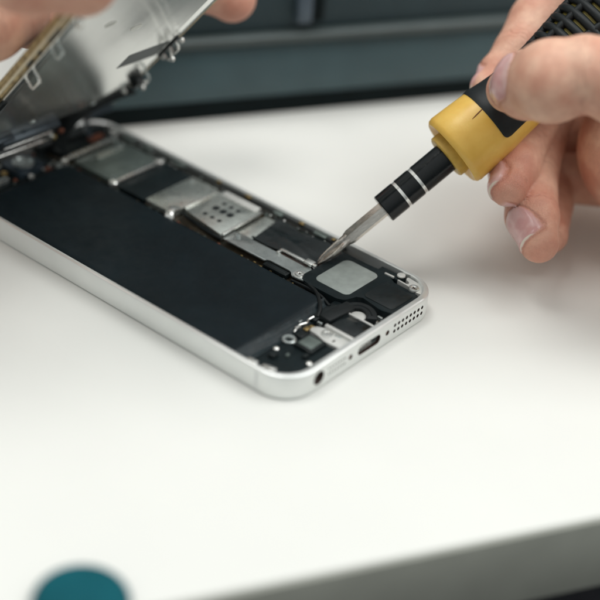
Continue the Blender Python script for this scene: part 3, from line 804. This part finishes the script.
def build_hand(name, spec, h=.065, blk=12):
    pts = np.array([q[0] for f in spec['fingers'] for q in f['pts']]+[q[0] for q in spec['palm']]+[q[1] for q in spec['palm']])
    rad = max([q[1] for f in spec['fingers'] for q in f['pts']]+[q[3] for q in spec['palm']]+[q[2] for q in spec['palm']])
    lo = pts.min(0)-rad-.3; hi = pts.max(0)+rad+.3
    lo = np.maximum(lo, spec.get('lo', lo)); hi = np.minimum(hi, spec.get('hi', hi))
    nb = np.ceil((hi-lo)/(h*blk)).astype(int); n = nb*blk+1
    F = np.full(tuple(n), 1e3, dtype=np.float32)
    ctr = (np.stack(np.meshgrid(*[np.arange(k) for k in nb], indexing='ij'), -1).reshape(-1, 3)+.5)*blk*h+lo
    dc = hand_sdf(ctr.astype(np.float32), spec)
    lim = blk*h*.9+.35
    ids = np.stack(np.meshgrid(*[np.arange(k) for k in nb], indexing='ij'), -1).reshape(-1, 3)
    g = np.stack(np.meshgrid(*[np.arange(blk+1)]*3, indexing='ij'), -1)
    for i in range(len(ctr)):
        bI = ids[i]*blk
        sl = tuple(slice(b, b+blk+1) for b in bI)
        if abs(dc[i]) < lim:
            F[sl] = hand_sdf(((g+bI)*h+lo).astype(np.float32), spec)
        elif dc[i] < 0:
            blkF = F[sl]; blkF[blkF > 900] = -1
    # close at the grid border
    for ax_ in range(3):
        s0 = [slice(None)]*3; s0[ax_] = 0; F[tuple(s0)] = np.maximum(F[tuple(s0)], .01)
        s0[ax_] = -1; F[tuple(s0)] = np.maximum(F[tuple(s0)], .01)
    # surface nets
    ins = F < 0
    c = [ins[i:n[0]-1+i, j:n[1]-1+j, k:n[2]-1+k] for i in (0,1) for j in (0,1) for k in (0,1)]
    cnt = sum(x.astype(np.int8) for x in c); act = (cnt > 0) & (cnt < 8)
    cid = np.argwhere(act); idx = np.full(act.shape, -1, dtype=np.int64); idx[act] = np.arange(len(cid))
    acc = np.zeros((len(cid), 3)); num = np.zeros(len(cid))
    corners = [(i,j,k) for i in (0,1) for j in (0,1) for k in (0,1)]
    for A in corners:
        for ax_ in range(3):
            if A[ax_]: continue
            Bc = list(A); Bc[ax_] = 1
            fa = F[tuple((cid+np.array(A)).T)]; fb = F[tuple((cid+np.array(Bc)).T)]
            m = (fa < 0) != (fb < 0)
            t = np.where(m, fa/(fa-fb+1e-12), 0); t = np.clip(t, 0, 1)
            pos = np.tile(np.array(A, float), (len(cid), 1)); pos[:, ax_] = t
            acc[m] += pos[m]; num[m] += 1
    v = (cid+acc/np.maximum(num, 1)[:, None])*h+lo
    quads = []
    for ax_ in range(3):
        o1, o2 = [(1,2),(2,0),(0,1)][ax_]
        sl0 = [slice(1, n[i]-1) for i in range(3)]; sl0[ax_] = slice(0, n[ax_]-1); sl1 = list(sl0); sl1[ax_] = slice(1, n[ax_])
        a = ins[tuple(sl0)]; b = ins[tuple(sl1)]
        e = np.argwhere(a != b)+np.array([s.start for s in sl0])
        flip = ins[tuple(e.T)]
        d1 = np.zeros(3, int); d1[o1] = 1; d2 = np.zeros(3, int); d2[o2] = 1
        q = np.stack([idx[tuple(x.T)] for x in (e-d1-d2, e-d2, e, e-d1)], 1)
        q[~flip] = q[~flip][:, ::-1]; quads.append(q)
    quads = np.concatenate(quads)
    # project the vertices back onto the surface along the gradient
    vf = v.astype(np.float32)
    for _ in range(2):
        eps = .02; d0 = hand_sdf(vf, spec); G = np.zeros_like(vf)
        for i in range(3):
            e_ = np.zeros(3, np.float32); e_[i] = eps; G[:, i] = (hand_sdf(vf+e_, spec)-hand_sdf(vf-e_, spec))/(2*eps)
        gl = np.maximum(np.linalg.norm(G, axis=1), .3); st = np.clip(d0/gl, -h*.6, h*.6)
        vf = vf-G/gl[:, None]*st[:, None]
    base = np.array(spec['loc'])
    me = bpy.data.meshes.new(name)
    me.from_pydata((vf-base).tolist(), [], quads.tolist()); me.validate(); me.update()
    red = np.zeros(len(vf)); nail = np.zeros(len(vf)); edge = np.zeros(len(vf))
    for f in spec['fingers']:
        tp = np.array(f['pts'][-1][0]); dist = np.linalg.norm(vf-tp, axis=1)
        red = np.maximum(red, f.get('red', .5)*np.clip(1-dist/2.2, 0, 1))
        for q in f['pts'][1:-2]: red = np.maximum(red, .3*np.clip(1-np.linalg.norm(vf-np.array(q[0]), axis=1)/1.3, 0, 1))
        if f.get('nail'):
            nl = f['nail']; a_, s_, h_ = nail_coords(vf, nl); near = (np.linalg.norm(vf-nl['c'], axis=1) < 1.3)
            mk = nail_mask_raw(a_, s_, h_, nl)*near; nail = np.maximum(nail, mk)
            y = a_/(nl['L']/2); edge = np.maximum(edge, mk*np.clip((y-.86)/.08, 0, 1))
    for nm, arr in (('red', red), ('nail', nail), ('edge', edge)):
        at = me.attributes.new(nm, 'FLOAT', 'POINT'); at.data.foreach_set('value', arr.astype(np.float32))
    for p in me.polygons: p.use_smooth = True
    js = []
    for f in spec['fingers']:
        P_ = [np.array(q[0], float) for q in f['pts']]
        for i in f.get('joints', range(2, len(P_)-1)):
            d_ = P_[i+1]-P_[i-1]; js.append((P_[i], d_/np.linalg.norm(d_), 17., .22))
    me.materials.append(skin_mat([f['nail'] for f in spec['fingers'] if f.get('nail')], js))
    o = bpy.data.objects.new(name, me); COL.objects.link(o); o.location = tuple(base)
    return o

rtv = np.array([.6407,-.7633,.0831]); upv = np.array([.3801,.4094,.8294]); fwv = np.array([.6671,.4998,-.5524])
def dirv(r, u_, f): return rtv*r+upv*u_+fwv*f

thumb = dict(joints=[3], pts=[((11.784,-7.144,3.959),1.35),((9.683,-4.800,5.353),1.2),((8.221,-2.474,6.418),1.02),((7.791,-1.661,6.452),.88),((7.412,-1.064,6.173),.96),((7.664,-0.309,5.712),.82),((7.914,0.282,5.282),.55)], red=.35)
thumb['nail'] = nail_setup((7.548,-1.186,6.226), (7.905,0.272,5.262), dirv(-.75,.25,-.62), 1.2, 1.2, -.50)
index = dict(joints=[3], pts=[((14.786,-2.249,5.498),1.0),((14.558,2.124,7.369),.88),((11.985,2.075,5.304),.74),((11.084,1.892,4.773),.70),((10.270,1.937,4.375),.56),((9.646,1.894,4.216),.42)], red=.3)
index['nail'] = nail_setup((11.084,1.892,4.773), (9.646,1.894,4.216), dirv(-.8,-.3,.3), 1.0, .9, -.15)
middle = dict(joints=[2], pts=[((14.902,-2.893,3.969),1.0),((14.190,1.603,5.729),.92),((10.166,0.908,2.956),.72),((9.042,0.384,2.753),.66),((8.191,-0.016,2.631),.50)], red=.7)
middle['nail'] = nail_setup((10.213,0.807,2.921), (8.191,-0.016,2.631), dirv(-.95,-.05,-.25), .95, .95, -.12)
ring = dict(joints=[3,4], pts=[((14.612,-2.077,2.547),.9),((13.054,1.540,1.766),.74),((12.625,1.700,3.202),.80),((9.983,0.364,2.061),.72),((8.694,-0.568,1.833),.68),((7.999,-1.259,1.636),.50)], red=.5)
ring['nail'] = nail_setup((10.108,0.487,1.962), (7.999,-1.259,1.636), dirv(-.9,.05,-.5), 1.05, 1.0, -.28)
pinky = dict(joints=[2], pts=[((13.627,-2.774,1.812),.85),((11.759,0.728,1.277),.70),((10.688,-0.005,1.131),.60),((9.498,-0.742,1.018),.50)], red=.5)
rh = dict(fingers=[thumb, index, middle, ring, pinky], k=.04, kp=.10, loc=(9.5,0.5,0.0),
          palm=[((12.097,-1.938,3.075),(14.968,-7.967,3.802),2.0,2.2),((14.902,-2.893,3.969),(15.692,-7.601,4.102),1.15,1.9),((14.786,-2.249,5.498),(15.788,-7.498,4.312),1.15,1.9),
                ((11.784,-7.144,3.959),(15.080,-8.208,3.720),1.35,1.9),((15.209,-7.873,3.817),(18.763,-12.268,3.770),2.2,2.6)])
o = build_hand('hand', rh); tag(o, 'right hand holding the yellow screwdriver between thumb and fingers', 'hand')

lthumb = dict(joints=[2], pts=[((-4.791,10.458,10.912),1.3),((-3.131,8.356,9.748),1.1),((-1.505,6.785,8.661),1.0),((-0.522,6.122,8.342),.80)], red=.5)
lindex = dict(pts=[((-3.893,13.081,6.224),1.1),((-1.801,10.393,6.318),1.12),((-0.317,9.539,6.251),1.02),((0.600,9.628,6.172),.85)], red=.3)
lmid = dict(pts=[((-2.783,14.673,6.651),1.05),((0.260,11.884,6.535),1.0),((1.732,10.365,5.491),.80),((2.812,10.397,5.376),.75)], red=.6)
lring = dict(pts=[((-1.116,15.180,8.580),1.0),((2.366,12.867,7.795),.92),((5.345,10.951,6.402),.86),((7.195,9.579,5.222),.78),((7.781,9.097,4.770),.66)], red=.7)
lh = dict(fingers=[lthumb, lindex, lmid, lring], k=.05, kp=.7, loc=(-9,14,0.0),
          palm=[((-3.893,13.081,6.224),(-4.078,19.386,10.800),1.1,1.7),((-2.783,14.673,6.651),(-3.696,20.041,10.949),1.1,1.7),((-1.116,15.180,8.580),(-3.563,20.184,11.239),1.1,1.7),((-4.234,11.353,10.584),(-4.154,19.059,11.318),1.3,1.7),((-3.947,19.527,11.086),(-5.599,24.767,13.832),1.8,2.2)])
o = build_hand('hand', lh); tag(o, 'left hand holding up the silver screen panel by its edges', 'hand')

# ------------------------------------------------------------------ camera
cam_d = bpy.data.cameras.new('camera'); cam = bpy.data.objects.new('camera', cam_d); COL.objects.link(cam)
R = Matrix(((.6407,.3801,-.6671),(-.7633,.4094,-.4998),(.0831,.8294,.5524))).to_4x4()
cam.matrix_world = Matrix.Translation((-21.2312,-15.9464,20.5703)) @ R
cam_d.sensor_width = 36; cam_d.lens = 90; cam_d.clip_start = .5; cam_d.clip_end = 2000
cam_d.dof.use_dof = True; cam_d.dof.focus_distance = 36.9; cam_d.dof.aperture_fstop = .062
cam_d.dof.aperture_blades = 0
scene.camera = cam

# ------------------------------------------------------------------ light
wd = bpy.data.worlds.new('World'); scene.world = wd; wd.use_nodes = True
nt = wd.node_tree; bg = nt.nodes['Background']
tc = nt.nodes.new('ShaderNodeTexCoord'); sepx = nt.nodes.new('ShaderNodeSeparateXYZ'); nt.links.new(tc.outputs['Generated'], sepx.inputs[0])
cr = nt.nodes.new('ShaderNodeValToRGB'); mr = nt.nodes.new('ShaderNodeMapRange'); mr.inputs[1].default_value = -1; mr.inputs[2].default_value = 1
nt.links.new(sepx.outputs['Z'], mr.inputs[0]); nt.links.new(mr.outputs[0], cr.inputs[0])
e = cr.color_ramp.elements; e[0].position = .40; e[0].color = (.07,.075,.075,1); e[1].position = .93; e[1].color = (.80,.83,.82,1)
k = cr.color_ramp.elements.new(.54); k.color = (.22,.24,.24,1)
k = cr.color_ramp.elements.new(.75); k.color = (.56,.59,.58,1)
dt = nt.nodes.new('ShaderNodeVectorMath'); dt.operation = 'DOT_PRODUCT'; dt.inputs[1].default_value = (.80,.60,0); nt.links.new(tc.outputs['Generated'], dt.inputs[0])
m2 = nt.nodes.new('ShaderNodeMapRange'); m2.interpolation_type = 'SMOOTHSTEP'; m2.inputs[1].default_value = .45; m2.inputs[2].default_value = .9; m2.inputs[3].default_value = 1; m2.inputs[4].default_value = .42
nt.links.new(dt.outputs['Value'], m2.inputs[0])
mu = nt.nodes.new('ShaderNodeMath'); mu.operation = 'MULTIPLY'; mu.inputs[1].default_value = .92; nt.links.new(m2.outputs[0], mu.inputs[0])
nt.links.new(cr.outputs[0], bg.inputs[0]); nt.links.new(mu.outputs[0], bg.inputs[1])

def area(name, loc, target, size, power, color=(1,1,1), sy_=None):
    d = bpy.data.lights.new(name, 'AREA'); d.shape = 'RECTANGLE'; d.size = size; d.size_y = sy_ or size; d.energy = power; d.color = color
    o = bpy.data.objects.new(name, d); COL.objects.link(o); o.location = loc
    o.rotation_euler = (Vector(target)-Vector(loc)).to_track_quat('-Z', 'Y').to_euler(); return o
area('window_light', (-2, 32, 95), (8, 6, 0), 40, 37000, (1,.99,.965))
area('ceiling_light', (38, -34, 78), (8, 6, 0), 60, 44000, (.98,1,.985))

scene.view_settings.view_transform = 'Standard'; scene.view_settings.look = 'None'; scene.view_settings.exposure = 0
scene.cycles.use_denoising = True
